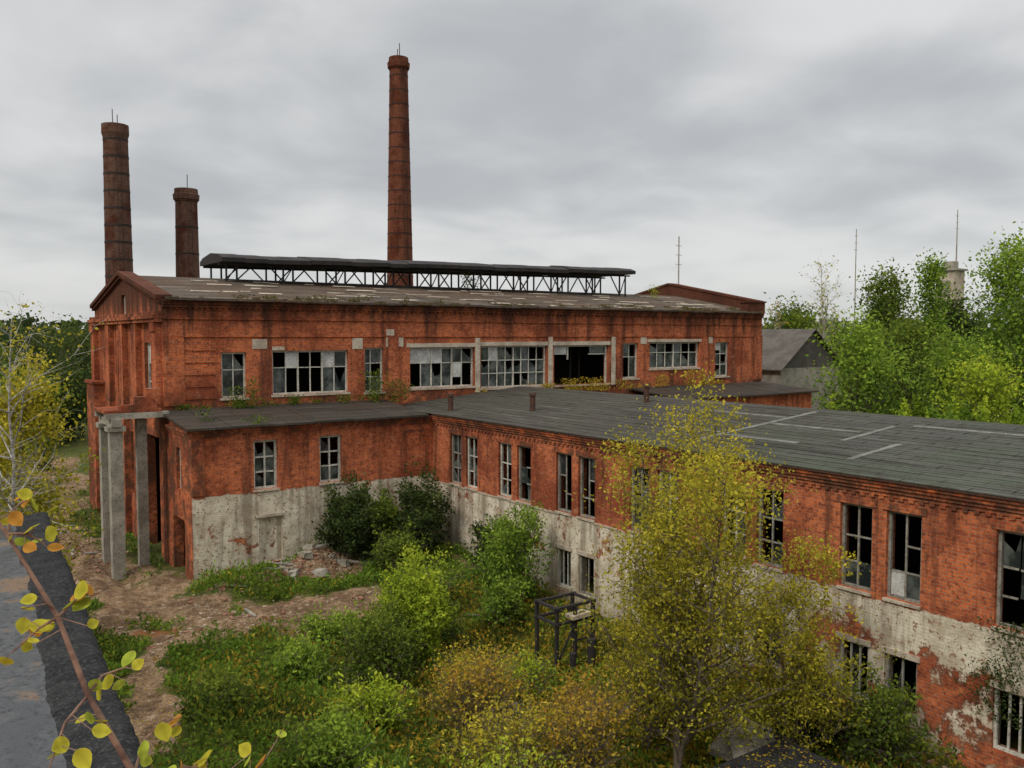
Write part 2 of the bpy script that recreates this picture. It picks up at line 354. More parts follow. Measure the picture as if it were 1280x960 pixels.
for o in go[2:5]: window(FR,GL,BD,gl,*o,2,3,.6,.1,R=R2)
for o in go[6:]: window(FR,GL,BD,gl,*o,2,2,.6,.1,R=R2)
for a in (40.0,43.9,46.9,50.3,54.6): pbox(BT,gl,a,a+.85,.003,.28,-.3 if a>41 else 6.4,10.6)
for a in (40.0,54.6): pbox(BT,gl,a,a+.85,.282,.36,10.2,10.6)
for z,p in ((10.62,.34),(10.78,.42),(10.94,.30)): pbox(BT,gl,V0-.02,V1,.003,p,z,z+.15)
for k in range(32):
    a,b=ex[k],ex[k+1]
    for n1_,dz,h in ((.16,-.28,.14),(.26,-.13,.2)):
        za,zb=gab(a)+dz,gab(b)+dz
        B0=[W(gl,a,-.45,za),W(gl,b,-.45,zb),W(gl,b,n1_,zb),W(gl,a,n1_,za),W(gl,a,-.45,za+h),W(gl,b,-.45,zb+h),W(gl,b,n1_,zb+h),W(gl,a,n1_,za+h)]
        BT.hexa(B0)
gr_=('u',U1,1)
def gab2(s): return 12.35+1.7*(1-abs(s-VM-.9)/(VM-V0+.9))
wall(B,gr_,V0,V1,0,14.3,(),top=gab2,extra=ex)
for k in range(32):
    a,b=ex[k],ex[k+1]; za,zb=gab2(a),gab2(b)
    BT.hexa([W(gr_,a,-.5,za),W(gr_,b,-.5,zb),W(gr_,b,.12,zb),W(gr_,a,.12,za),W(gr_,a,-.5,za+.16),W(gr_,b,-.5,zb+.16),W(gr_,b,.12,zb+.16),W(gr_,a,.12,za+.16)])
pbox(B,front,U1-1.9,U1-.004,-.4,.24,11.653,12.35)
pbox(BT,front,U1-2.0,U1+.1,-.45,.3,12.353,12.46)
B.obj('brick_walls',M_brick,fac); BT.obj('brick_cornice_and_pilasters',M_brick,fac)
RF=MB()
za,zr=11.72,13.12
def slab(B,p,t):
    q=[(x,y,z-t) for x,y,z in p]; B.hexa(q+list(p))
xs=U0+.4
while xs<U1-.46:
    xe=min(xs+R2.uniform(2.2,3.4),U1-.45); j=R2.uniform(-.02,.02); j2=R2.uniform(-.05,.04)
    slab(RF,[(xs,V0-.38+j2,za-.04+j),(xe-.01,V0-.38+j2+R2.uniform(-.03,.03),za-.04+j),(xe-.01,VM,zr+j),(xs,VM,zr+j)],.1); xs=xe
slab(RF,[(U0+.4,VM+.01,zr),(U1-.45,VM+.01,zr),(U1-.45,V1+.38,za-.04),(U0+.4,V1+.38,za-.04)],.1)
RF.obj('felt_roof',M_roofm,fac)
PT=MB()
for i in range(70):
    x=R2.uniform(U0+1,U1-3); y=R2.uniform(V0-.2,VM-1.2); w_=R2.uniform(.3,2.6); h_=R2.uniform(.05,.3)
    f=lambda yy: za-.04+(yy-(V0-.38))*(zr-za+.04)/(VM-V0+.38)+.02
    PT.hexa([(x,y,f(y)+.004),(x+w_,y,f(y)+.004),(x+w_,y+h_,f(y+h_)+.004),(x,y+h_,f(y+h_)+.004),(x,y,f(y)+.03),(x+w_,y,f(y)+.035),(x+w_,y+h_,f(y+h_)+.03),(x,y+h_,f(y+h_)+.03)])
PT.obj('roof_patches',M_concl,fac)
MO=MB()
for i in range(420):
    x=R2.uniform(U0+.2,U1-.5); r=R2.uniform(.03,.11); y=V0-.36+R2.uniform(-.05,.3); z=za-.02
    if math.sin(x*.9)+math.sin(x*2.3)*.6<-.3: continue
    MO.hexa([(x-r*1.6,y-r*.6,z-.08),(x+r*1.5,y-r*.7,z-.1),(x+r*1.3,y+r,z),(x-r*1.4,y+r,z),(x-r,y-r*.3,z+r*.5),(x+r*.9,y-r*.3,z+r*.7),(x+r*.7,y+r*.6,z+r*.6),(x-r*.8,y+r*.6,z+r*.4)])
MO.obj('moss_on_eave',M_moss,fac)
CA=MB(); ST=MB()
ca0,ca1=14.0,43.6
def zc(x): return 13.75+(x-ca0)/(ca1-ca0)*.55
nseg=24
prof=[(-2.0,-.02),(-2.02,.20),(-1.5,.38),(0,.56),(1.5,.38),(2.02,.20),(2.0,-.02)]
for i in range(nseg):
    xa=ca0+(ca1-ca0)*i/nseg; xb=ca0+(ca1-ca0)*(i+1)/nseg-.012
    j=R2.uniform(-.04,.04)
    A=[(xa,VM+y,zc(xa)+z+.15+j) for y,z in prof]; Bq=[(xb,VM+y,zc(xb)+z+.15+j) for y,z in prof]
    for k in range(len(prof)-1): CA.quad(A[k],Bq[k],Bq[k+1],A[k+1])
    CA.poly(A); CA.poly(Bq); CA.quad(A[0],A[-1],Bq[-1],Bq[0])
CA.obj('ridge_canopy_roof',M_black,fac)
nf=9
for sy in (-1.35,1.35):
    for i in range(nf+1):
        x=ca0+.7+(ca1-ca0-1.4)*i/nf; zb=zr-.24; zt=zc(x)+.1
        ST.beam((x-.28,VM+sy,zb),(x-.28,VM+sy,zt),.085); ST.beam((x+.28,VM+sy,zb),(x+.28,VM+sy,zt),.085)
        if sy<0: ST.beam((x-.28,VM+sy,zb+.05),(x+.28,VM+sy,zt-.1),.05)
        if i>0: ST.beam((x-.31,VM+sy,zb+.15),(x-1.2,VM+sy,zt),.065)
        if i<nf: ST.beam((x+.31,VM+sy,zb+.15),(x+1.2,VM+sy,zt),.065)
    ST.beam((ca0,VM+sy,zc(ca0)+.06),(ca1,VM+sy,zc(ca1)+.06),.1)
ST.beam((ca0+.3,VM-1.35,zr-.1),(ca1-.3,VM-1.35,zr-.1),.05)
ST.obj('canopy_trusses',M_black,fac)
AV=35.7
af=('v',AV,-1); al=('u',U0,-1); ar=('u',U1,1)
aw=[(12.1,13.15,3.5,5.6),(15.05,16.1,3.5,5.6)]
door=(12.28,13.3,.35,2.3)
wall(BA,af,U0,U1,-.8,6.22,aw+[(38.0,39.2,3.5,5.6),door])
BA.quad(W(af,door[0],-.13,door[2]),W(af,door[1],-.13,door[2]),W(af,door[1],-.13,door[3]),W(af,door[0],-.13,door[3]))
for w in aw:
    window(FR,GL,BD,af,*w,2,3,.55,0,R=R2,fw=.1,mw=.07); pbox(CN,af,w[0]-.05,w[1]+.05,-.1,.07,w[2]-.08,w[2]-.003)
wall(BS,al,AV,V0,-.8,6.62,[(36.9,38.7,-.5,2.3),(37.3,38.0,3.5,5.3)],top=lambda s:6.24+(s-AV)*.09,extra=[36.5,38.5,39.2])
window(FR,GL,BD,al,37.3,38.0,3.5,5.3,1,2,.5,0,R=R2)
wall(BA,ar,AV,V0,-.8,6.62,(),top=lambda s:6.24+(s-AV)*.09)
BA.obj('annex_brick_walls',M_annex,fac); BS.obj('annex_side_wall',M_brick,fac)
AT=MB()
for z,h,p in ((5.86,.08,.05),(5.95,.09,.1),(6.05,.14,.16)):
    pbox(AT,af,U0-.02,20.6,.002,p,z,z+h); pbox(AT,al,AV-.02,V0-.4,.002,p,z,z+h)
pbox(AT,af,U0,U0+.5,.003,.06,3.5,5.85)
for a,b,c,d in ((19.25,19.33,3.6,5.5),(20.42,20.5,3.6,5.5),(19.25,20.5,5.503,5.6)): pbox(AT,af,a,b,.002,.03,c,d)
AT.obj('annex_cornice',M_brick,fac)
pbox(CN,af,12.15,13.43,.002,.06,2.303,2.43)
RA=MB()
for p0_,p1_ in ((U0-.25,20.4),(37.5,U1+.35)):
    xs=p0_
    while xs<p1_-.01:
        xe=min(xs+1.8,p1_); j=R2.uniform(-.015,.015); k=R2.uniform(-.04,.04)
        slab(RA,[(xs,AV-.35+k,6.3+j),(xe-.01,AV-.35+k,6.3+j),(xe-.01,V0-.003,6.74+j),(xs,V0-.003,6.74+j)],.09); xs=xe
RA.obj('annex_roof',M_roofa,fac)
PO=MB()
for v_ in (39.2,41.2):
    PO.box(7.15,7.65,v_-.25,v_+.25,-.3,6.0); PO.box(7.05,7.75,v_-.35,v_+.35,6.0,6.2)
PO.box(7.2,7.6,38.8,41.6,6.2,6.5)
PO.box(7.0,U0-.005,38.95,39.35,6.503,6.75); PO.box(7.0,U0-.3,41.0,41.4,6.503,6.75)
PO.box(8.35,8.75,39.6,40.0,-.3,6.4)
PO.obj('concrete_porch_columns',M_conc,fac)
PB=MB(); PB.box(6.95,U0-.29,39.0,41.5,6.753,6.88); PB.box(7.6,8.9,39.1,39.5,6.883,7.08); PB.box(8.2,9.24,39.2,39.6,7.083,7.4); PB.box(8.7,9.24,39.25,39.6,7.403,7.75)
PB.obj('porch_brick_remains',M_brick,fac)
LB=MB(); LB.box(9.0,U0-.004,53.2,55.5,-.3,7.3); LB.box(8.9,9.5,53.1,55.7,7.303,7.45); LB.obj('side_buttress_block',M_brick,fac)
FR.obj('window_frames',M_frame,fac); GL.obj('window_glass',M_glass,fac); BD.obj('window_boards',M_board,fac); CN.obj('concrete_lintels_and_sills',M_concl,fac)
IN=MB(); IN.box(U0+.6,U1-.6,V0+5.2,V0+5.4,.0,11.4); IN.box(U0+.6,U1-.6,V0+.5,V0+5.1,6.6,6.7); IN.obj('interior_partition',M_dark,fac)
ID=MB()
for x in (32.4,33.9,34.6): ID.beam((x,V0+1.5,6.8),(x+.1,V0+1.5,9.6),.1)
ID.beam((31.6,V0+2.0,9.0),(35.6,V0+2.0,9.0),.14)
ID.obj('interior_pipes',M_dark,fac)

# ---- wing
wg=empty('brick_wing_building')
WU=20.8; wl=('u',WU,-1)
WB=MB(); FR=MB(); GL=MB(); BD=MB(); CN=MB(); WT=MB()
cent=[32.95,29.0,25.05,20.9,16.75,12.6,8.5,4.4,0.4]
wu=[]; wd=[]
for c_ in cent:
    for a,b in ((c_-1.15,c_-.2),(c_+.2,c_+1.15)):
        wu.append((a,b,3.2,5.5))
        if c_<27: wd.append((a+.03,b-.03,.25,1.75))
wall(WB,wl,-4,AV,-1.2,6.3,wu+wd)
wall(WB,('u',37.2,1),-4,AV,-1.2,6.3); wall(WB,('v',-4,-1),WU,37.2,-1.2,7.0,top=lambda s:6.3+.8*(1-abs(s-29)/8.2),extra=[25,29,33])
WB.obj('brick_walls',M_wing,wg)
FG=MB()
for i,w in enumerate(wu):
    tgt=FG if i%3 else FR
    window(tgt,GL,BD,wl,*w,2,3,R2.choice([.2,.5,.7]),.03,R=R2,fw=.075,mw=.05,rowpos=[0,.3,.62,1],pm=.14,n=-.16)
    pbox(CN,wl,w[0]-.03,w[1]+.03,-.1,.07,w[2]-.08,w[2]-.003)
    pbox(WT,wl,w[0]-.12,w[1]+.12,.002,.035,w[3]+.003,w[3]+.2)
for i,w in enumerate(wd):
    window(FR if i%2 else FG,GL,BD,wl,*w,3 if i%2 else 2,1,.5,.08,R=R2,fw=.07,mw=.05,n=-.14)
    pbox(CN,wl,w[0]-.08,w[1]+.08,.0,.04,w[3]+.003,w[3]+.15)
for z,h,p in ((5.86,.08,.05),(5.97,.08,.11),(6.07,.09,.17),(6.17,.09,.22)): pbox(WT,wl,-4,AV-.24,.002,p,z,z+h)
v_=-4.0
while v_<AV-.3:
    pbox(WT,wl,v_,v_+.13,.002,.06,5.78,5.857); v_+=.27
v_=-4.0
while v_<AV-.3:
    L_=R2.uniform(.6,2.5)
    if R2.random()<.6: pbox(CN,wl,v_,min(v_+L_,AV-.24),.002,.03+R2.uniform(0,.015),3.06,3.12)
    v_+=L_+.01
WT.obj('brick_cornice',M_brick,wg); CN.obj('sills',M_concl,wg)
FR.obj('window_frames',M_frame,wg); FG.obj('window_frames_grey',M_framed,wg); GL.obj('window_glass',M_glass,wg); BD.obj('window_boards',M_board,wg)
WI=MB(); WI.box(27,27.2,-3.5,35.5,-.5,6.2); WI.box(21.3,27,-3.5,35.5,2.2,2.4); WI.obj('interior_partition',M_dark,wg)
WR=MB()
ze,zr2=6.33,7.12
nc=18
for side in (0,1):
    for i in range(nc):
        a=i/nc; b=(i+1)/nc+.012
        ua=20.5+8.5*a; ub=20.5+8.5*min(b,1.0)
        z_a=ze+(zr2-ze)*a+.022; z_b=ze+(zr2-ze)*min(b,1)
        if side: ua,ub=58-ua,58-ub
        vv=-4.3-(i%3)*1.3
        while vv<V0-.01:
            v2=min(vv+4.2,V0-.004); j=R2.uniform(0,.007)
            slab(WR,[(ua+R2.uniform(-.015,.015),vv,z_a+j),(ub,vv,z_b+j),(ub,v2-.008,z_b+j),(ua+R2.uniform(-.015,.015),v2-.008,z_a+j)],.03)
            vv+=4.2
WR.obj('slate_roof',M_roofw,wg)
WE=MB(); WE.box(20.52,20.75,-4,AV-.4,6.27,6.315); WE.obj('eave_board',M_rust,wg)
WP=MB()
def rz(u): return ze+(zr2-ze)*(u-20.5)/8.5+.035
def strip(u0,u1,v0,v1):
    WP.hexa([(u0,v0,rz(u0)-.02),(u1,v0,rz(u1)-.02),(u1,v1,rz(u1)-.02),(u0,v1,rz(u0)-.02),(u0,v0,rz(u0)+.006),(u1,v0,rz(u1)+.006),(u1,v1,rz(u1)+.006),(u0,v1,rz(u0)+.006)])
strip(22.2,28.6,19.9,20.12); strip(25.6,25.8,16.3,19.85); strip(26.9,27.05,20.2,24.5); strip(23.1,23.3,16.9,19.85); strip(24.2,27.2,15.9,16.08); strip(22.0,24.6,14.2,14.4); strip(23.4,23.55,20.3,23); strip(27.4,27.6,12,15.5)
WP.obj('roof_patches',M_patch,wg)
WV=MB()
for u_,v_ in ((21.5,35.2),(23.4,31.2),(27.6,28.2)):
    WV.tube((u_,v_,rz(u_)-.1),(u_,v_,rz(u_)+.75),.13,.13,12,True); WV.tube((u_,v_,rz(u_)+.68),(u_,v_,rz(u_)+.8),.18,.16,12,True)
WV.obj('rusty_vent_pipes',M_rust,wg,False)

# ---- chimneys
def chimney(x,y,ztop,rt,rb,mat,bands,cap=1,rods=2,lean=(0,0),bh=.1):
    e=empty('brick_chimney',(x,y,0)); B=MB(); n=36
    prof=[]
    for i in range(13):
        t=i/12; prof.append((t*(ztop-1.2),rb+(rt-rb)*t))
    r=rt
    if cap: prof+=[(ztop-1.2,r+.08),(ztop-1.05,r+.08),(ztop-1.05,r+.18),(ztop-.55,r+.22),(ztop-.5,r+.1),(ztop-.0,r+.06),(ztop,r-.35),(ztop-1.5,r-.35)]
    else: prof+=[(ztop-1.0,r+.06),(ztop-.8,r+.12),(ztop,r+.1),(ztop,r-.3),(ztop-1.5,r-.3)]
    vs=[]; fs=[]
    for z,rr in prof:
        for k in range(n):
            a=2*math.pi*k/n; vs.append((math.cos(a)*rr+lean[0]*z,math.sin(a)*rr+lean[1]*z,z))
    for i in range(len(prof)-1):
        for k in range(n):
            j=(k+1)%n; fs.append((i*n+k,i*n+j,(i+1)*n+j,(i+1)*n+k))
    B.v=vs; B.f=fs; B.obj('shaft',mat,e)
    H=MB()
    for i in range(bands):
        z=ztop*.42+(ztop*.53)*i/max(1,bands-1); rr=rb+(rt-rb)*z/(ztop-1.2)+.025
        H.tube((lean[0]*z,lean[1]*z,z),(lean[0]*z,lean[1]*z,z+bh),rr,rr,n,True)
    for k in range(rods):
        a=1.2+k*math.pi; H.beam((math.cos(a)*rt+lean[0]*ztop,math.sin(a)*rt,ztop-1),(math.cos(a)*rt*1.05+lean[0]*ztop,math.sin(a)*rt,ztop+(1.2 if rods==2 else 1.6)),.06)
    for q in (-.2,.2): H.beam((q,-rb-.12,1),(q+lean[0]*ztop,-rt-.12,ztop-1.2),.04)
    H.obj('iron_hoops_and_rods',M_hoop,e)
chimney(42.8,80,38.4,.93,1.66,M_chim,15,1,2,bh=.1)
chimney(17,86,29.2,1.05,1.36,M_chimd,11,0,2,(-.004,0),bh=.2)
chimney(23.5,87.7,24.3,1.02,1.3,M_chimd,6,1,1,bh=.16)

# ---- foreground low building (slightly skewed to the factory) + upper block
lb=empty('tar_roof_building')
ke=lambda v:1.22+.065*v
def skew(B,inner,v0,v1,off,z0,z1):
    B.hexa([(inner,v0,z0),(ke(v0)+off,v0,z0),(ke(v1)+off,v1,z0),(inner,v1,z0),(inner,v0,z1),(ke(v0)+off,v0,z1),(ke(v1)+off,v1,z1),(inner,v1,z1)])
B=MB(); skew(B,-12,2.3,20.8,-.14,-1,6.0); B.obj('walls',M_wing,lb)
B=MB(); skew(B,-12.2,2.31,20.9,-.4,6.003,6.12); B.obj('wet_tar_roof',M_tarwet,lb)
B=MB(); rngk=np.random.RandomState(2); nk=140; vs=np.linspace(2.32,20.95,nk); pr=[(-.66,6.118),(-.55,6.16),(-.40,6.19),(-.14,6.205),(-.03,6.16),(.0,5.95)]
wob=np.convolve(rngk.normal(size=nk+8),np.ones(9)/9,'valid')*.09
for i in range(nk):
    for q,(u_,z_) in enumerate(pr):
        B.v.append((ke(vs[i])+u_+wob[i]*(1 if q<3 else .35)+rngk.normal()*.006,vs[i],z_+(rngk.normal()*.008 if q>0 else 0)))
for i in range(nk-1):
    for q in range(5): a=i*6+q; B.f.append((a,a+1,a+7,a+6))
B.obj('tar_kerb',M_tar,lb,True)
B=MB(); B.box(-12,1.25,-10,1.9,-1,8.3); B.box(-12.1,1.3,-10.1,2.0,8.303,8.42); B.obj('upper_block',M_brick,lb)

# ---- shed, tower, masts
sh=empty('grey_roof_shed'); B=MB(); B.box(58,66,44,60,0,7.4); B.obj('walls',M_conc,sh)
B=MB(); slab(B,[(57.6,43.6,7.3),(57.6,60.4,7.3),(62,60.4,10.6),(62,43.6,10.6)],.1); slab(B,[(66.4,60.4,7.3),(66.4,43.6,7.3),(62,43.6,10.6),(62,60.4,10.6)],.1); B.obj('roof',M_shedroof,sh)
B=MB(); B.poly([(58,43.996,7.4),(66,43.996,7.4),(62,43.996,10.4)]); B.box(57.96,58.02,46,58,4.5,6); B.obj('gable',M_shedroof,sh)
tw=empty('concrete_tower'); B=MB(); B.box(107.8,110.2,56,58.4,0,18.2); B.obj('shaft',M_concl,tw)
B=MB(); B.box(107.5,110.5,55.7,58.7,18.203,18.45); B.box(108.4,109.6,56.5,57.7,18.453,19.4); B.box(107.74,107.797,56.6,57.8,15,17); B.obj('roof_hut',M_conc,tw)
for (x,y,z0_,zt) in ((55.4,52.8,0,18.6),(90.3,58.4,0,22.3),(110,57,18.3,26)):
    e=empty('antenna_mast',(x,y,0)); B=MB(); B.tube((0,0,z0_),(0,0,zt),.11,.05,6,True)
    for k in (.9,.8,.7): B.beam((-.35,0,zt-2*(1-k)*4),(.35,0,zt-2*(1-k)*4),.04)
    B.obj('pole',M_conc,e)

# ------------------------------------------------------------------ vegetation
def leafmesh(name,C,S,colr,rng,parent=None,up=0.0,asp=.55,flat=0.0):
    n=len(C); d=rng.normal(size=(n,3)); d[:,2]=d[:,2]*(1-flat)+up*1.5; d/=np.linalg.norm(d,axis=1,keepdims=True)
    r=rng.normal(size=(n,3)); s=np.cross(d,r); s/=np.linalg.norm(s,axis=1,keepdims=True)+1e-9
    L=S[:,None]; w=L*asp*.5; nrm=np.cross(d,s)
    V=np.empty((n,4,3)); V[:,0]=C; V[:,1]=C+d*L*.5+s*w+nrm*L*.08; V[:,2]=C+d*L; V[:,3]=C+d*L*.5-s*w+nrm*L*.08
    F=np.arange(n*4).reshape(n,4)
    return npmesh(name,V.reshape(-1,3),F,M_leaf,np.repeat(colr,4,axis=0),parent)
def pal(P,t):
    P=np.array(P); k=len(P)-1; x=np.clip(t,0,.9999)*k; i=x.astype(int); f=(x-i)[:,None]; return P[i]*(1-f)+P[i+1]*f
YEL=[(.11,.125,.018),(.27,.26,.028),(.45,.39,.04),(.58,.47,.055)]
ORG=[(.15,.14,.022),(.34,.27,.035),(.50,.36,.045),(.46,.24,.04)]
LIM=[(.09,.155,.02),(.25,.34,.028),(.48,.54,.05)]
GRN=[(.035,.065,.015),(.10,.15,.025),(.22,.27,.035)]
DRK=[(.024,.042,.015),(.052,.08,.024),(.115,.145,.036)]
BRT=[(.055,.11,.017),(.155,.25,.034),(.31,.41,.05)]
def tree(name,x,y,H,Rr,palette,nleaf,ls,seed,stems=1,base=.25,shape='oval',tr=.12,bark=None,spread=.3,nb=26,clump=.16,z=None,droop=0.0,skew=None):
    rng=np.random.RandomState(seed); R=random.Random(seed)
    z0=float(gh(x,y))-.1 if z is None else z
    e=empty(name,(x,y,z0)); B=MB(); tw=[]
    for st in range(stems):
        az=2*math.pi*st/stems+R.uniform(0,1); ln=(spread if stems>1 else .05)*R.uniform(.5,1.2)
        Hs=H*(1 if st==0 else R.uniform(.6,.97)); pts=[]; p=Vector((R.uniform(-.1,.1)*(stems>1),R.uniform(-.1,.1)*(stems>1),0)); K=9
        for i in range(K+1):
            pts.append(p.copy())
            p=p+Vector((math.cos(az)*ln*Hs/K+R.gauss(0,.03)*Hs/K*3,math.sin(az)*ln*Hs/K+R.gauss(0,.03)*Hs/K*3,Hs/K))
            if skew: p=p+Vector((skew[0]/K,skew[1]/K,0))
        r0=tr*(1 if stems==1 else .7)
        for i in range(K): B.tube(pts[i],pts[i+1],r0*(1-i/K*.9),r0*(1-(i+1)/K*.9),7)
        nbs=max(6,int(nb/stems**.5))
        for b in range(nbs):
            t=base+(0.98-base)*(b+R.random()*.8)/nbs
            i=min(K-1,int(t*K)); o=pts[i].lerp(pts[i+1],t*K-i)
            u_=(t-base)/(1-base)
            if shape=='oval': pr=math.sin(math.pi*(.12+.80*u_))**.7
            elif shape=='cone': pr=(1-u_)**.8*.95+.08
            elif shape=='low': pr=.30+.75*(1-u_)**.9
            else: pr=(.55+.45*math.sin(math.pi*min(1,u_+.25)))
            Lb=Rr*pr*R.uniform(.5,1.25)/(1 if stems==1 else 1.35)
            a=b*2.4+R.uniform(-.5,.5); el=R.uniform(.15,.8)+.4*u_-droop*(1-u_)
            dr=Vector((math.cos(a)*math.cos(el),math.sin(a)*math.cos(el),math.sin(el))); q=o.copy(); rb=max(.012,r0*(1-t)*.5+.01)
            m=5; bp=[q.copy()]
            for k in range(m):
                dr=(dr+Vector((R.gauss(0,.16),R.gauss(0,.16),R.gauss(.04-droop*.15,.12)))).normalized(); q=q+dr*Lb/m; bp.append(q.copy())
                B.tube(bp[-2],bp[-1],rb*(1-k/m*.85),rb*(1-(k+1)/m*.85),4)
            for k in range(R.randint(5,8)):
                tt=R.uniform(.25,1); ii=min(m-1,int(tt*m)); oo=bp[ii].lerp(bp[ii+1],tt*m-ii)
                d2=(dr+Vector((R.gauss(0,.8),R.gauss(0,.8),R.gauss(.1-droop*.5,.5)))).normalized(); l2=Lb*R.uniform(.2,.45)+.1*Rr*R.random()
                p2=oo+d2*l2; p3=p2+(d2+Vector((R.gauss(0,.4),R.gauss(0,.4),R.gauss(0,.3)))).normalized()*l2*.5
                B.tube(oo,p2,rb*.4,rb*.2,3); B.tube(p2,p3,rb*.2,.003,3); tw.append((oo,p2)); tw.append((p2,p3))
    T0=np.array([a[:] for a,b in tw]); T1=np.array([b[:] for a,b in tw]); ct=rng.rand(len(tw))
    wgt=(rng.rand(len(tw))+.12)**1.8; wgt/=wgt.sum()
    k=rng.choice(len(tw),nleaf,p=wgt); f=rng.rand(nleaf,1); C=T0[k]*(1-f)+T1[k]*f+rng.normal(size=(nleaf,3))*clump*min(1.0,Rr*.35)
    C[:,2]=np.maximum(C[:,2],.12)
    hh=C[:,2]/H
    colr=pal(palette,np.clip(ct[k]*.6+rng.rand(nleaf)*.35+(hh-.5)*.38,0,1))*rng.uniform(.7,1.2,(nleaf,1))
    B.obj('trunk_and_limbs',bark or M_bark,e)
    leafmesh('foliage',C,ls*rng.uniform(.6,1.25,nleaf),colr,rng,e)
    return e
tree('young_birch_tree',14.9,14.1,8.6,3.4,YEL,30000,.10,3,stems=5,base=.1,shape='low',tr=.09,spread=.2,nb=60,clump=.22)
tree('young_birch_tree',17.2,12.7,5.6,2.3,YEL,10500,.095,4,stems=3,base=.1,shape='low',tr=.05,spread=.22,nb=32)
tree('young_birch_tree',15.5,15.7,5.2,1.9,YEL,7500,.10,14,stems=3,base=.1,shape='low',tr=.05,spread=.22,nb=26)
tree('birch_tree',2.2,26.2,8.7,2.3,YEL,9500,.13,5,stems=1,base=.28,shape='low',tr=.12,bark=M_birch,nb=38,clump=.2)
tree('birch_tree',2.0,24.5,10.4,1.9,YEL,700,.11,55,stems=1,base=.4,shape='oval',tr=.09,bark=M_birch,nb=26,clump=.12)
tree('birch_tree',1.4,30,7.4,2.5,YEL,8000,.14,6,stems=2,base=.25,shape='oval',tr=.1,bark=M_birch,nb=28)
def shrub(name,x,y,H,Rr,P,n,ls,seed,**k):
    tree(name,x,y,H,Rr,P,n,ls,seed,stems=k.pop('stems',6),base=.05,shape='x',tr=.04,spread=Rr/H*.45,nb=k.pop('nb',30),clump=.2,**k)
shrub('willow_shrub',12.8,23.6,3.0,1.8,LIM,13000,.12,21)
shrub('willow_shrub',11.4,22.4,1.9,1.6,GRN,8000,.12,22)
shrub('elder_shrub',15.6,34.1,2.9,1.7,DRK,7500,.17,23)
shrub('elder_shrub',18.9,33.6,3.1,1.8,DRK,8000,.17,24)
shrub('elder_shrub',17.3,34.4,2.6,1.5,GRN,5500,.17,33)
shrub('elder_shrub',17.0,32.0,1.4,1.4,GRN,3500,.16,34)
shrub('elder_shrub',18.6,26.2,3.3,1.8,BRT,9000,.14,25)
shrub('elder_shrub',20.0,29.5,2.2,1.2,DRK,4000,.14,26)
shrub('elder_shrub',17.4,25.0,1.5,1.2,BRT,4000,.13,27)
shrub('elder_shrub',19.0,11.4,1.9,1.4,GRN,6000,.12,28)
shrub('elder_shrub',18.4,12.9,1.8,1.4,DRK,5000,.12,29)
shrub('elder_shrub',19.3,19.0,2.6,1.3,GRN,5000,.12,30)
shrub('elder_shrub',15.6,27.6,1.2,1.5,GRN,4000,.14,35)
for i,(x,y,h,r) in enumerate([(12.0,18.4,1.8,1.8),(13.0,20.4,1.4,1.5),(10.8,15.4,1.4,1.8),(12.4,14.6,1.9,1.9),(14.4,17.4,.9,1.3),(9.2,13.4,1.1,1.6),(16.4,16.2,2.0,1.4),(14.6,20.2,.8,1.2)]):
    shrub('bramble_bush',x,y,h,r,[ORG,YEL,YEL,ORG,ORG,LIM,YEL,LIM][i],[3200,3500,3200,3200,2500,4000,4500,3000][i],.10,40+i,stems=7)
for i,(x,y,h,r) in enumerate([(7.6,17.6,.8,1.3),(9.6,19.6,1.0,1.3),(6.6,22.6,.8,1.1),(9.3,23.8,.8,1.2),(6.9,14.5,.8,1.3),(14.6,25.0,1.1,1.2),(11.2,25.6,.7,1.2)]):
    shrub('nettle_patch',x,y,h,r,[BRT,LIM,GRN,BRT,LIM,GRN,BRT][i],3200,.13,60+i,stems=8,nb=20)
TR=[(55.9,36.3,9.0,3.6,BRT,7000,.32,'oval'),(84,50.5,15.5,3.4,GRN,6000,.4,'oval'),(82.8,45.4,17.4,2.3,BRT,6000,.36,'cone'),(77.3,35.3,16.6,3.6,BRT,9500,.36,'oval'),
    (75.5,31.0,16.5,4,BRT,9000,.36,'oval'),(88,53,13,3.5,GRN,4500,.4,'oval'),(72,41.5,10,3.2,GRN,5000,.36,'oval'),(66,34,8.5,3.2,BRT,5000,.34,'oval'),(62,30,6.5,3.0,LIM,5000,.3,'oval'),
    (93,69,12.5,4,DRK,4500,.45,'oval'),(84,62,11.5,4,GRN,4500,.45,'oval'),(79,26,14,4.5,BRT,6000,.36,'oval'),(97,42,13,4,DRK,4500,.45,'oval'),(70,50,9,3.2,GRN,4000,.36,'oval'),(90,47,13,3.6,DRK,4500,.45,'oval')]
for i,(x,y,h,r,P,n,ls,shp) in enumerate(TR):
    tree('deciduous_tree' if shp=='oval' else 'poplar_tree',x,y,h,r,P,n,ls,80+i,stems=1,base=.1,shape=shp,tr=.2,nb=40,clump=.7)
tree('bare_birch_tree',69,47.6,16.6,3.4,YEL,700,.22,120,stems=2,base=.4,tr=.2,bark=M_birch,nb=40,spread=.08)
tree('bare_birch_tree',73,57,13.6,2.2,ORG,300,.22,121,stems=1,base=.4,tr=.15,bark=M_birch,nb=26)
rng=np.random.RandomState(5)
C=[];Cc=[]
for i in range(300):
    x=rng.uniform(46,72); y=rng.uniform(8,36)
    if y>x*.75-2: continue
    h=rng.uniform(2.8,5.6)*(1+.1*math.sin(x)); r=rng.uniform(.6,1.3); m=150
    t=rng.rand(m)**.7; c=np.stack([x+rng.normal(size=m)*r*(1.1-t)*.6,y+rng.normal(size=m)*r*(1.1-t)*.6,t*h],-1)
    C.append(c); Cc.append(pal(LIM if rng.rand()<.6 else BRT,np.clip(rng.rand(m)*.5+rng.rand()*.5,0,1)))
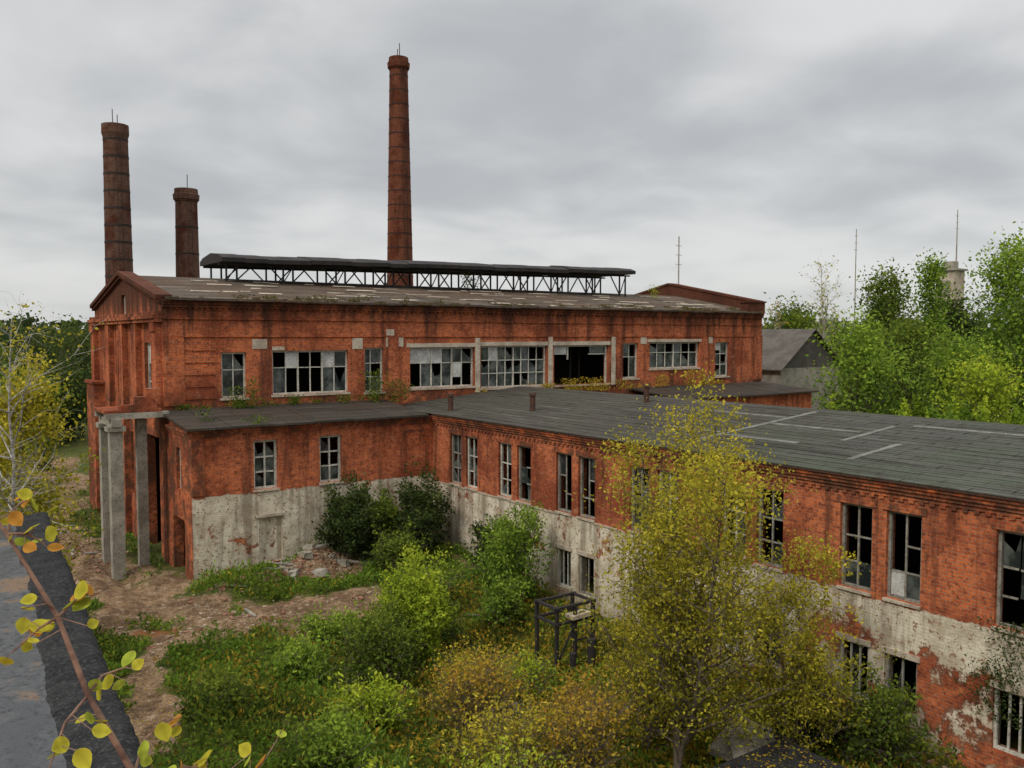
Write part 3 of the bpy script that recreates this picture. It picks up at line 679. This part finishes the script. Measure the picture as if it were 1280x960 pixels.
C=np.concatenate(C); leafmesh('scrub_thicket',C,rng.uniform(.15,.38,len(C)),np.concatenate(Cc),rng,up=.5)
for i,(x,y,h,r,P) in enumerate([(12,102,8.0,4.2,DRK),(6,96,7.6,4.2,GRN),(16,112,8.6,4.5,DRK),(1,92,7.8,4.2,DRK),(9.5,88,4.6,3,GRN),(4,82,5.2,3,BRT),(20,125,9,4.5,DRK),(-3,84,7.4,4,GRN),(12.5,93,5.6,3.2,DRK),(-2,64,6.4,2.6,YEL),(25,118,8.6,4.5,DRK)]):
    tree('deciduous_tree',x,y,h,r,P,4500,.4,140+i,base=.06,tr=.18,nb=34,clump=.8)
for i,(x,y,h,r) in enumerate([(2.5,50,2.4,1.5),(1.8,42,2.2,1.3),(2.2,58,3,1.8),(8.2,72,2.6,1.6),(3.2,36,1.6,1.1),(5,76,3,2)]):
    shrub('roadside_shrub',x,y,h,r,[GRN,BRT,DRK,GRN,LIM,DRK][i],2500,.18,170+i,stems=5,nb=20)
rng=np.random.RandomState(8); C=[];Cc=[]
for i in range(1800):
    a=math.radians(rng.uniform(-75,75)+35.5); d=rng.uniform(230,620)
    if rng.rand()<.45: d=rng.uniform(300,360)
    x=math.sin(a)*d; y=math.cos(a)*d; h=rng.uniform(9,14)+d*.006; m=40; r=rng.uniform(3,5)
    t=rng.rand(m)**.8; pr=np.sin(np.pi*np.clip(t*.85+.12,0,1))
    c=np.stack([x+rng.normal(size=m)*r*pr*.7,y+rng.normal(size=m)*r*pr*.7,t*h],-1); C.append(c)
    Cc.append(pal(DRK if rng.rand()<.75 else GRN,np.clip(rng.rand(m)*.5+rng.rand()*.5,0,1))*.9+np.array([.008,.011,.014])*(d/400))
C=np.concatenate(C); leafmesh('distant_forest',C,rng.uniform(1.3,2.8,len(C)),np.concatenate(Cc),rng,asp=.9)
def weeds(name,n,xr,yr,hmax,ls,seed,palf,thr=.5):
    rng=np.random.RandomState(seed); x=rng.uniform(*xr,n); y=rng.uniform(*yr,n); dd=dirt(x,y)
    keep=(dd<rng.rand(n)*thr+.05)&~((x<2.7)&(y<21.2))&~((x>9.4)&(y>35.5))&(x<20.6); x,y=x[keep],y[keep]; n=len(x)
    hN=vnoise(x,y,.45)*vnoise(x,y,1.3)*2; h=hmax*(.2+hN)*rng.uniform(.5,1.2,n)
    m=8; X=np.repeat(x,m); Y=np.repeat(y,m); Hh=np.repeat(h,m); t=rng.rand(n*m)
    C=np.stack([X+rng.normal(size=n*m)*.09*(.4+t),Y+rng.normal(size=n*m)*.09*(.4+t),gh(X,Y)+t*Hh*.8],-1)
    sel=np.repeat(vnoise(x,y,.3)*.6+rng.rand(n)*.4,m); colr=palf(X,Y,sel,rng)
    leafmesh(name,C,ls*rng.uniform(.6,1.5,n*m),colr,rng,up=.55,asp=.4)
def pf(X,Y,s,rng):
    a=pal(BRT,np.clip(rng.rand(len(X))*.5+s*.5,0,1)); b=pal(GRN,np.clip(rng.rand(len(X)),0,1)); c=pal(ORG,rng.rand(len(X)))
    w=sstep(vnoise(X,Y,.35),.3,.6)[:,None]; q=a*w+b*(1-w)
    yy=(sstep(X+vnoise(X,Y,.6)*5,10,15)*(Y<29)*.65)[:,None]; k=(rng.rand(len(X),1)<yy*.75+.05)
    return np.where(k,c,q)*rng.uniform(.7,1.2,(len(X),1))
weeds('weeds',20000,(2.3,20.6),(7,35.4),.62,.15,1,pf)
weeds('grass',8000,(-6,9.4),(22,90),.5,.17,2,pf)
def roofplants(name,spots,P,seed,zf):
    rng=np.random.RandomState(seed); C=[];Cc=[]
    for x,y,h,r,n in spots:
        t=rng.rand(n); C.append(np.stack([x+rng.normal(size=n)*r*(.4+.5*t),y+rng.normal(size=n)*r*.4,zf(x,y)+t*h],-1)); Cc.append(pal(P,np.clip(rng.rand(n)*.8+rng.rand()*.2,0,1)))
    C=np.concatenate(C); leafmesh(name,C,rng.uniform(.06,.15,len(C)),np.concatenate(Cc),rng,up=.4)
az=lambda x,y:6.3+(y-(AV-.35))*.1
rng=np.random.RandomState(3)
sp=[(12.6,39.3,1.0,.35,260),(13.3,39.2,1.4,.25,200),(19.6,39.3,1.6,.45,600),(20.6,39.2,1.1,.35,300),(21.3,39.3,.8,.3,150),(15.4,39.5,.5,.3,120),(18,39.5,.35,.4,120),(10.4,36.6,.6,.3,110),(12.2,35.5,.35,.4,90)]
sp+=[(rng.uniform(10,20),39.6,rng.uniform(.1,.35),.25,40) for _ in range(16)]
roofplants('roof_weeds',sp,GRN,31,az)
sp=[(32.5,39.4,.7,.6,300),(34.2,39.4,.8,.6,300),(36.5,39.4,.6,.5,160),(40,39.4,.9,.4,200),(42.5,39.4,1.1,.4,220),(43.6,39.3,.9,.3,160)]+[(rng.uniform(24,48),39.5,.3,.3,40) for _ in range(18)]
roofplants('roof_weeds',sp,ORG,32,lambda x,y:max(6.7,7.1-abs(x-29)*.09))
sp=[(30.0,VM-.6,1.2,.4,260),(30.6,VM-.6,.8,.3,140),(45.4,VM-2,1.0,.4,160)]
roofplants('roof_weeds',sp,LIM,33,lambda x,y:za+(y-V0)*.18)
sp=[(rng.uniform(11,49),V0+rng.uniform(-.3,.6),rng.uniform(.05,.22),.3,40) for _ in range(50)]
roofplants('roof_weeds',sp,[(.06,.05,.02),(.12,.09,.03),(.10,.12,.03)],34,lambda x,y:za+(y-V0)*.18)
rng=np.random.RandomState(13); n=4500
x=rng.uniform(3,20,n); y=rng.uniform(8,28,n); C=np.stack([x,y,gh(x,y)+.03],-1)
leafmesh('fallen_leaves',C,rng.uniform(.05,.09,n),pal(ORG,rng.rand(n)),rng,flat=.9)
rng=np.random.RandomState(14); n=1200; t=rng.rand(n)
C=np.stack([20.68+rng.normal(size=n)*.05,9.3+rng.normal(size=n)*.35+.25*np.sin(t*6),1+t*2.4],-1)
leafmesh('climbing_vine',C,rng.uniform(.05,.1,n),pal(DRK,rng.rand(n)),rng)

sap=empty('aspen_sapling'); B=MB(); rng=np.random.RandomState(17); R=random.Random(17)
st=[(.44,1.62,8.4),(.42,1.68,8.85),(.345,1.735,9.16),(.275,1.77,9.32),(.232,1.805,9.47),(.157,1.85,9.63),(.10,1.88,9.74)]
for i in range(len(st)-1): B.tube(st[i],st[i+1],.0085-.0010*i,.0085-.0010*(i+1),8)
tw=[((.345,1.735,9.16),(.45,1.86,9.20)),((.345,1.735,9.16),(.52,1.72,9.12)),((.41,1.69,8.95),(.60,1.72,9.08)),((.275,1.77,9.32),(.36,1.80,9.35)),((.275,1.77,9.32),(.20,1.72,9.22)),((.232,1.805,9.47),(.31,1.82,9.50)),((.232,1.805,9.47),(.16,1.86,9.40)),((.157,1.85,9.63),(.21,1.88,9.70)),((.157,1.85,9.63),(.22,1.86,9.60)),((.36,1.72,9.05),(.50,1.80,9.13)),((.41,1.69,8.9),(.64,1.78,9.12))]
LC=[];LV=[];LF=[]
def bigleaf(c,L,col):
    d=Vector((R.gauss(0,1),R.gauss(0,1),R.gauss(-.4,.5))).normalized(); nrm=Vector((R.gauss(0,.6)-.3,R.gauss(0,.6)-.6,R.gauss(.6,.4))).normalized()
    s=d.cross(nrm).normalized(); nn=s.cross(d); k=len(LV); c=Vector(c)
    outline=[(0,.02),(.08,.2),(.22,.36),(.42,.43),(.62,.38),(.80,.24),(.92,.10),(1,0)]
    mid=[c+d*L*t+nn*(-.10*L*math.sin(math.pi*t)) for t,_ in outline]
    for (t,w),m in zip(outline,mid):
        LV.append(tuple(m)); LV.append(tuple(m+s*w*L+nn*w*L*.25)); LV.append(tuple(m-s*w*L+nn*w*L*.25))
        cc=np.array(col)*R.uniform(.85,1.15); LC.extend([cc*.75,cc,cc])
    for i in range(len(outline)-1):
        a=k+3*i; LF.append((a,a+3,a+4,a+1)); LF.append((a,a+2,a+5,a+3))
for a,b in tw:
    mid_=(Vector(a)+Vector(b))/2+Vector((R.gauss(0,.01),R.gauss(0,.01),R.gauss(.012,.006)))
    B.tube(a,mid_,.0032,.0024,5); B.tube(mid_,b,.0024,.0014,5)
    for j in range(6):
        t=.35+.65*j/5; p=(mid_.lerp(Vector(b),(t-.5)*2) if t>.5 else Vector(a).lerp(mid_,t*2)); q=p+Vector((R.gauss(0,.018),R.gauss(0,.018),R.gauss(0,.015)))
        B.tube(p,q,.0011,.0008,4); r=R.random()
        bigleaf(q,R.uniform(.026,.045),(.52,.48,.05) if r<.5 else ((.40,.48,.06) if r<.85 else (.55,.27,.05)))
for i in range(len(st)-2):
    for j in range(2):
        p=Vector(st[i+1]).lerp(Vector(st[i+2]),R.random()); q=p+Vector((R.gauss(0,.03),R.gauss(0,.03),R.gauss(0,.03))); B.tube(p,q,.0013,.001,4); bigleaf(q,R.uniform(.02,.035),(.50,.46,.05))
B.obj('stem_and_twigs',M_twig,sap)
npmesh('leaves',np.array(LV),np.array(LF),M_leaf,np.array(LC),sap,True)

# ------------------------------------------------------------------ rubble and objects
def chunks(name,n,xf,size,mat,seed):
    R=random.Random(seed); B=MB()
    for i in range(n):
        x,y=xf(R); s=size*R.uniform(.35,1.5); z=float(gh(x,y))
        a=R.uniform(0,3.14); ca,sa=math.cos(a),math.sin(a); pts=[]
        for dx,dy,dz in ((-1,-1,-1),(1,-1,-1),(1,1,-1),(-1,1,-1),(-1,-1,1),(1,-1,1),(1,1,1),(-1,1,1)):
            px=dx*s*R.uniform(.6,1.1); py=dy*s*.6*R.uniform(.6,1.1); pz=dz*s*.35*R.uniform(.6,1.2)+dx*s*.15*R.uniform(-1,1)
            pts.append((x+px*ca-py*sa,y+px*sa+py*ca,z+pz+s*.1))
        B.hexa(pts)
    return B.obj(name,mat)
def around(P):
    def f(R):
        x,y,sx,sy=R.choice(P); return R.gauss(x,sx),R.gauss(y,sy)
    return f
PL=[(14.3,34.0,1.4,.6),(14.3,34.3,1.2,.5),(11.6,34,1.2,.5),(6.5,43,1.2,2),(9,29.5,2.6,1.6),(19.6,14,.5,3),(19,11,.8,1.5),(16.5,17,2,2),(5,52,1.8,6),(17,28,1.5,1.5)]
M_rub=noise_mat('rubble_earth',[(.32,.16,.10),(.20,.09,.055),(.11,.07,.045)],4)
M_rub2=noise_mat('rubble_stone',[(.38,.29,.20),(.24,.17,.11),(.12,.085,.06)],4)
chunks('brick_rubble',900,around(PL),.08,M_rub,1)
chunks('stone_rubble',1800,around(PL),.065,M_rub2,2)
chunks('concrete_debris',36,around(PL[:3]+PL[5:9]),.24,M_conc,3)
B=MB()
for (x,y,z,a,t,L_) in ((17.0,14.0,-.3,.3,.08,.9),(17.6,13.4,-.25,1.2,-.1,.8),(16.6,13.3,-.1,.8,.12,.7)):
    ca,sa=math.cos(a),math.sin(a)
    P=[(-L_,-.5,0),(L_,-.4,0),(L_*.9,.5,0),(-L_*.9,.45,0)]; lo=[(x+p*ca-q*sa,y+p*sa+q*ca,z+p*t) for p,q,_ in P]
    B.hexa(lo+[(p,q,r+.16) for p,q,r in lo])
B.obj('broken_concrete_slabs',M_conc)
B=MB(); B.box(13.4,16.4,8.5,12.2,-1,.45); e=empty('low_tar_shed'); B.obj('walls',M_conc,e)
B=MB(); B.box(13.2,16.6,8.3,12.4,.453,.58); B.obj('tar_roof',M_tar,e)
rng=np.random.RandomState(19); n=1300; C=np.stack([rng.uniform(13.3,16.5,n),rng.uniform(8.5,12.3,n),np.full(n,.6)],-1)
leafmesh('leaves_on_roof',C,rng.uniform(.05,.1,n),pal(ORG,rng.rand(n)),rng,e,flat=.95)
sx,sy=17.3,21.3; gz=float(gh(sx,sy)); e=empty('rusty_steel_frame',(sx,sy,gz)); B=MB()
for x,y in ((-.75,-.5),(.75,-.5),(.75,.5),(-.75,.5),(0,-.5)): B.beam((x,y,-.2),(x+R2.uniform(-.04,.04),y,2.1),.1)
for z in (2.05,1.55):
    for a,b in (((-.85,-.5),(.85,-.5)),((-.85,.5),(.85,.5)),((-.75,-.6),(-.75,.6)),((.75,-.6),(.75,.6))): B.beam((a[0],a[1],z),(b[0],b[1],z),.085)
B.beam((-.75,-.5,.2),(0,-.5,1.5),.05); B.beam((.75,-.5,.9),(0,-.5,.9),.05)
B.tube((.35,-.9,-.1),(.35,-.9,1.0),.14,.14,12,True); B.tube((-.5,-1.0,-.1),(-.5,-1.0,.75),.1,.1,12,True)
B.obj('legs_and_beams',M_black,e)
B=MB(); B.hexa([(-.2,-.65,1.62),(.5,-.7,1.66),(.55,-.2,1.62),(-.15,-.2,1.6),(-.2,-.65,1.74),(.5,-.7,1.80),(.55,-.2,1.74),(-.15,-.2,1.72)]); B.obj('concrete_cap',M_concl,e)
B=MB()
for i in range(26):
    x,y=around(PL)(R2); a=R2.uniform(0,3.14); L_=R2.uniform(.5,1.5); z=float(gh(x,y))+.1
    B.beam((x-math.cos(a)*L_/2,y-math.sin(a)*L_/2,z),(x+math.cos(a)*L_/2,y+math.sin(a)*L_/2,z+R2.uniform(0,.3)),.1,.04)
B.obj('scrap_planks',M_framed)

# ------------------------------------------------------------------ world, sun, camera
w=bpy.data.worlds.new('World'); scene.world=w; w.use_nodes=True; nt=w.node_tree; nt.nodes.clear()
class WN(NT):
    def __init__(s,t): s.t=t
N=WN(nt); out=N.n('OutputWorld'); bg=N.n('Background'); bg.inputs[1].default_value=.1
az_s,el_s=math.radians(35.5+180+40),math.radians(42)
sky=N.n('TexSky'); sky.sky_type='NISHITA'; sky.sun_disc=False; sky.sun_elevation=el_s; sky.sun_rotation=az_s
tc=N.n('TexCoord'); sp_=N.n('SeparateXYZ'); N.l(tc.outputs['Generated'],sp_.inputs[0]); X,Y,Z=sp_.outputs
zz=N.math('ADD',N.math('MAXIMUM',Z,0.0),.22); cb=N.n('CombineXYZ'); N.l(N.math('DIVIDE',X,zz),cb.inputs[0]); N.l(N.math('DIVIDE',Y,zz),cb.inputs[1])
n1=N.noise(cb.outputs[0],.8,3,.5,.4); n2=N.noise(cb.outputs[0],2.4,4,.5,.3)
nn=N.math('ADD',N.math('MULTIPLY',n1,.68),N.math('MULTIPLY',n2,.32))
f=N.step(nn,.36,.60)
cl=N.mix(f,(4.8,4.95,5.1),(7.5,7.5,7.45))
hz=N.step(Z,.16,0.0); cl=N.mix(N.math('MULTIPLY',hz,.6),cl,(7.1,7.2,7.05))
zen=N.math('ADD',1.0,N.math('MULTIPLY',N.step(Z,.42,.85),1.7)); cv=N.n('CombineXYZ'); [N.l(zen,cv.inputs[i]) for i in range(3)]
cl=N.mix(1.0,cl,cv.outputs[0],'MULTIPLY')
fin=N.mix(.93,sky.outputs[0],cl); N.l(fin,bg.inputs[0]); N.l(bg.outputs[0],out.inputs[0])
sd=bpy.data.lights.new('sun','SUN'); sd.energy=1.5; sd.angle=math.radians(11); sd.color=(1,.94,.84); so=bpy.data.objects.new('sun',sd); COL.objects.link(so)
dirv=Vector((math.sin(az_s)*math.cos(el_s),math.cos(az_s)*math.cos(el_s),math.sin(el_s)))
so.rotation_euler=dirv.to_track_quat('Z','Y').to_euler()
cam=bpy.data.cameras.new('camera'); co=bpy.data.objects.new('camera',cam); COL.objects.link(co)
cam.sensor_width=36; cam.lens=30.32; cam.clip_end=4000; cam.clip_start=.05
co.location=(0,0,10); co.rotation_euler=(math.radians(90-3.18),0,math.radians(-35.5)); scene.camera=co
scene.view_settings.view_transform='Standard'; scene.view_settings.look='None'; scene.view_settings.exposure=0
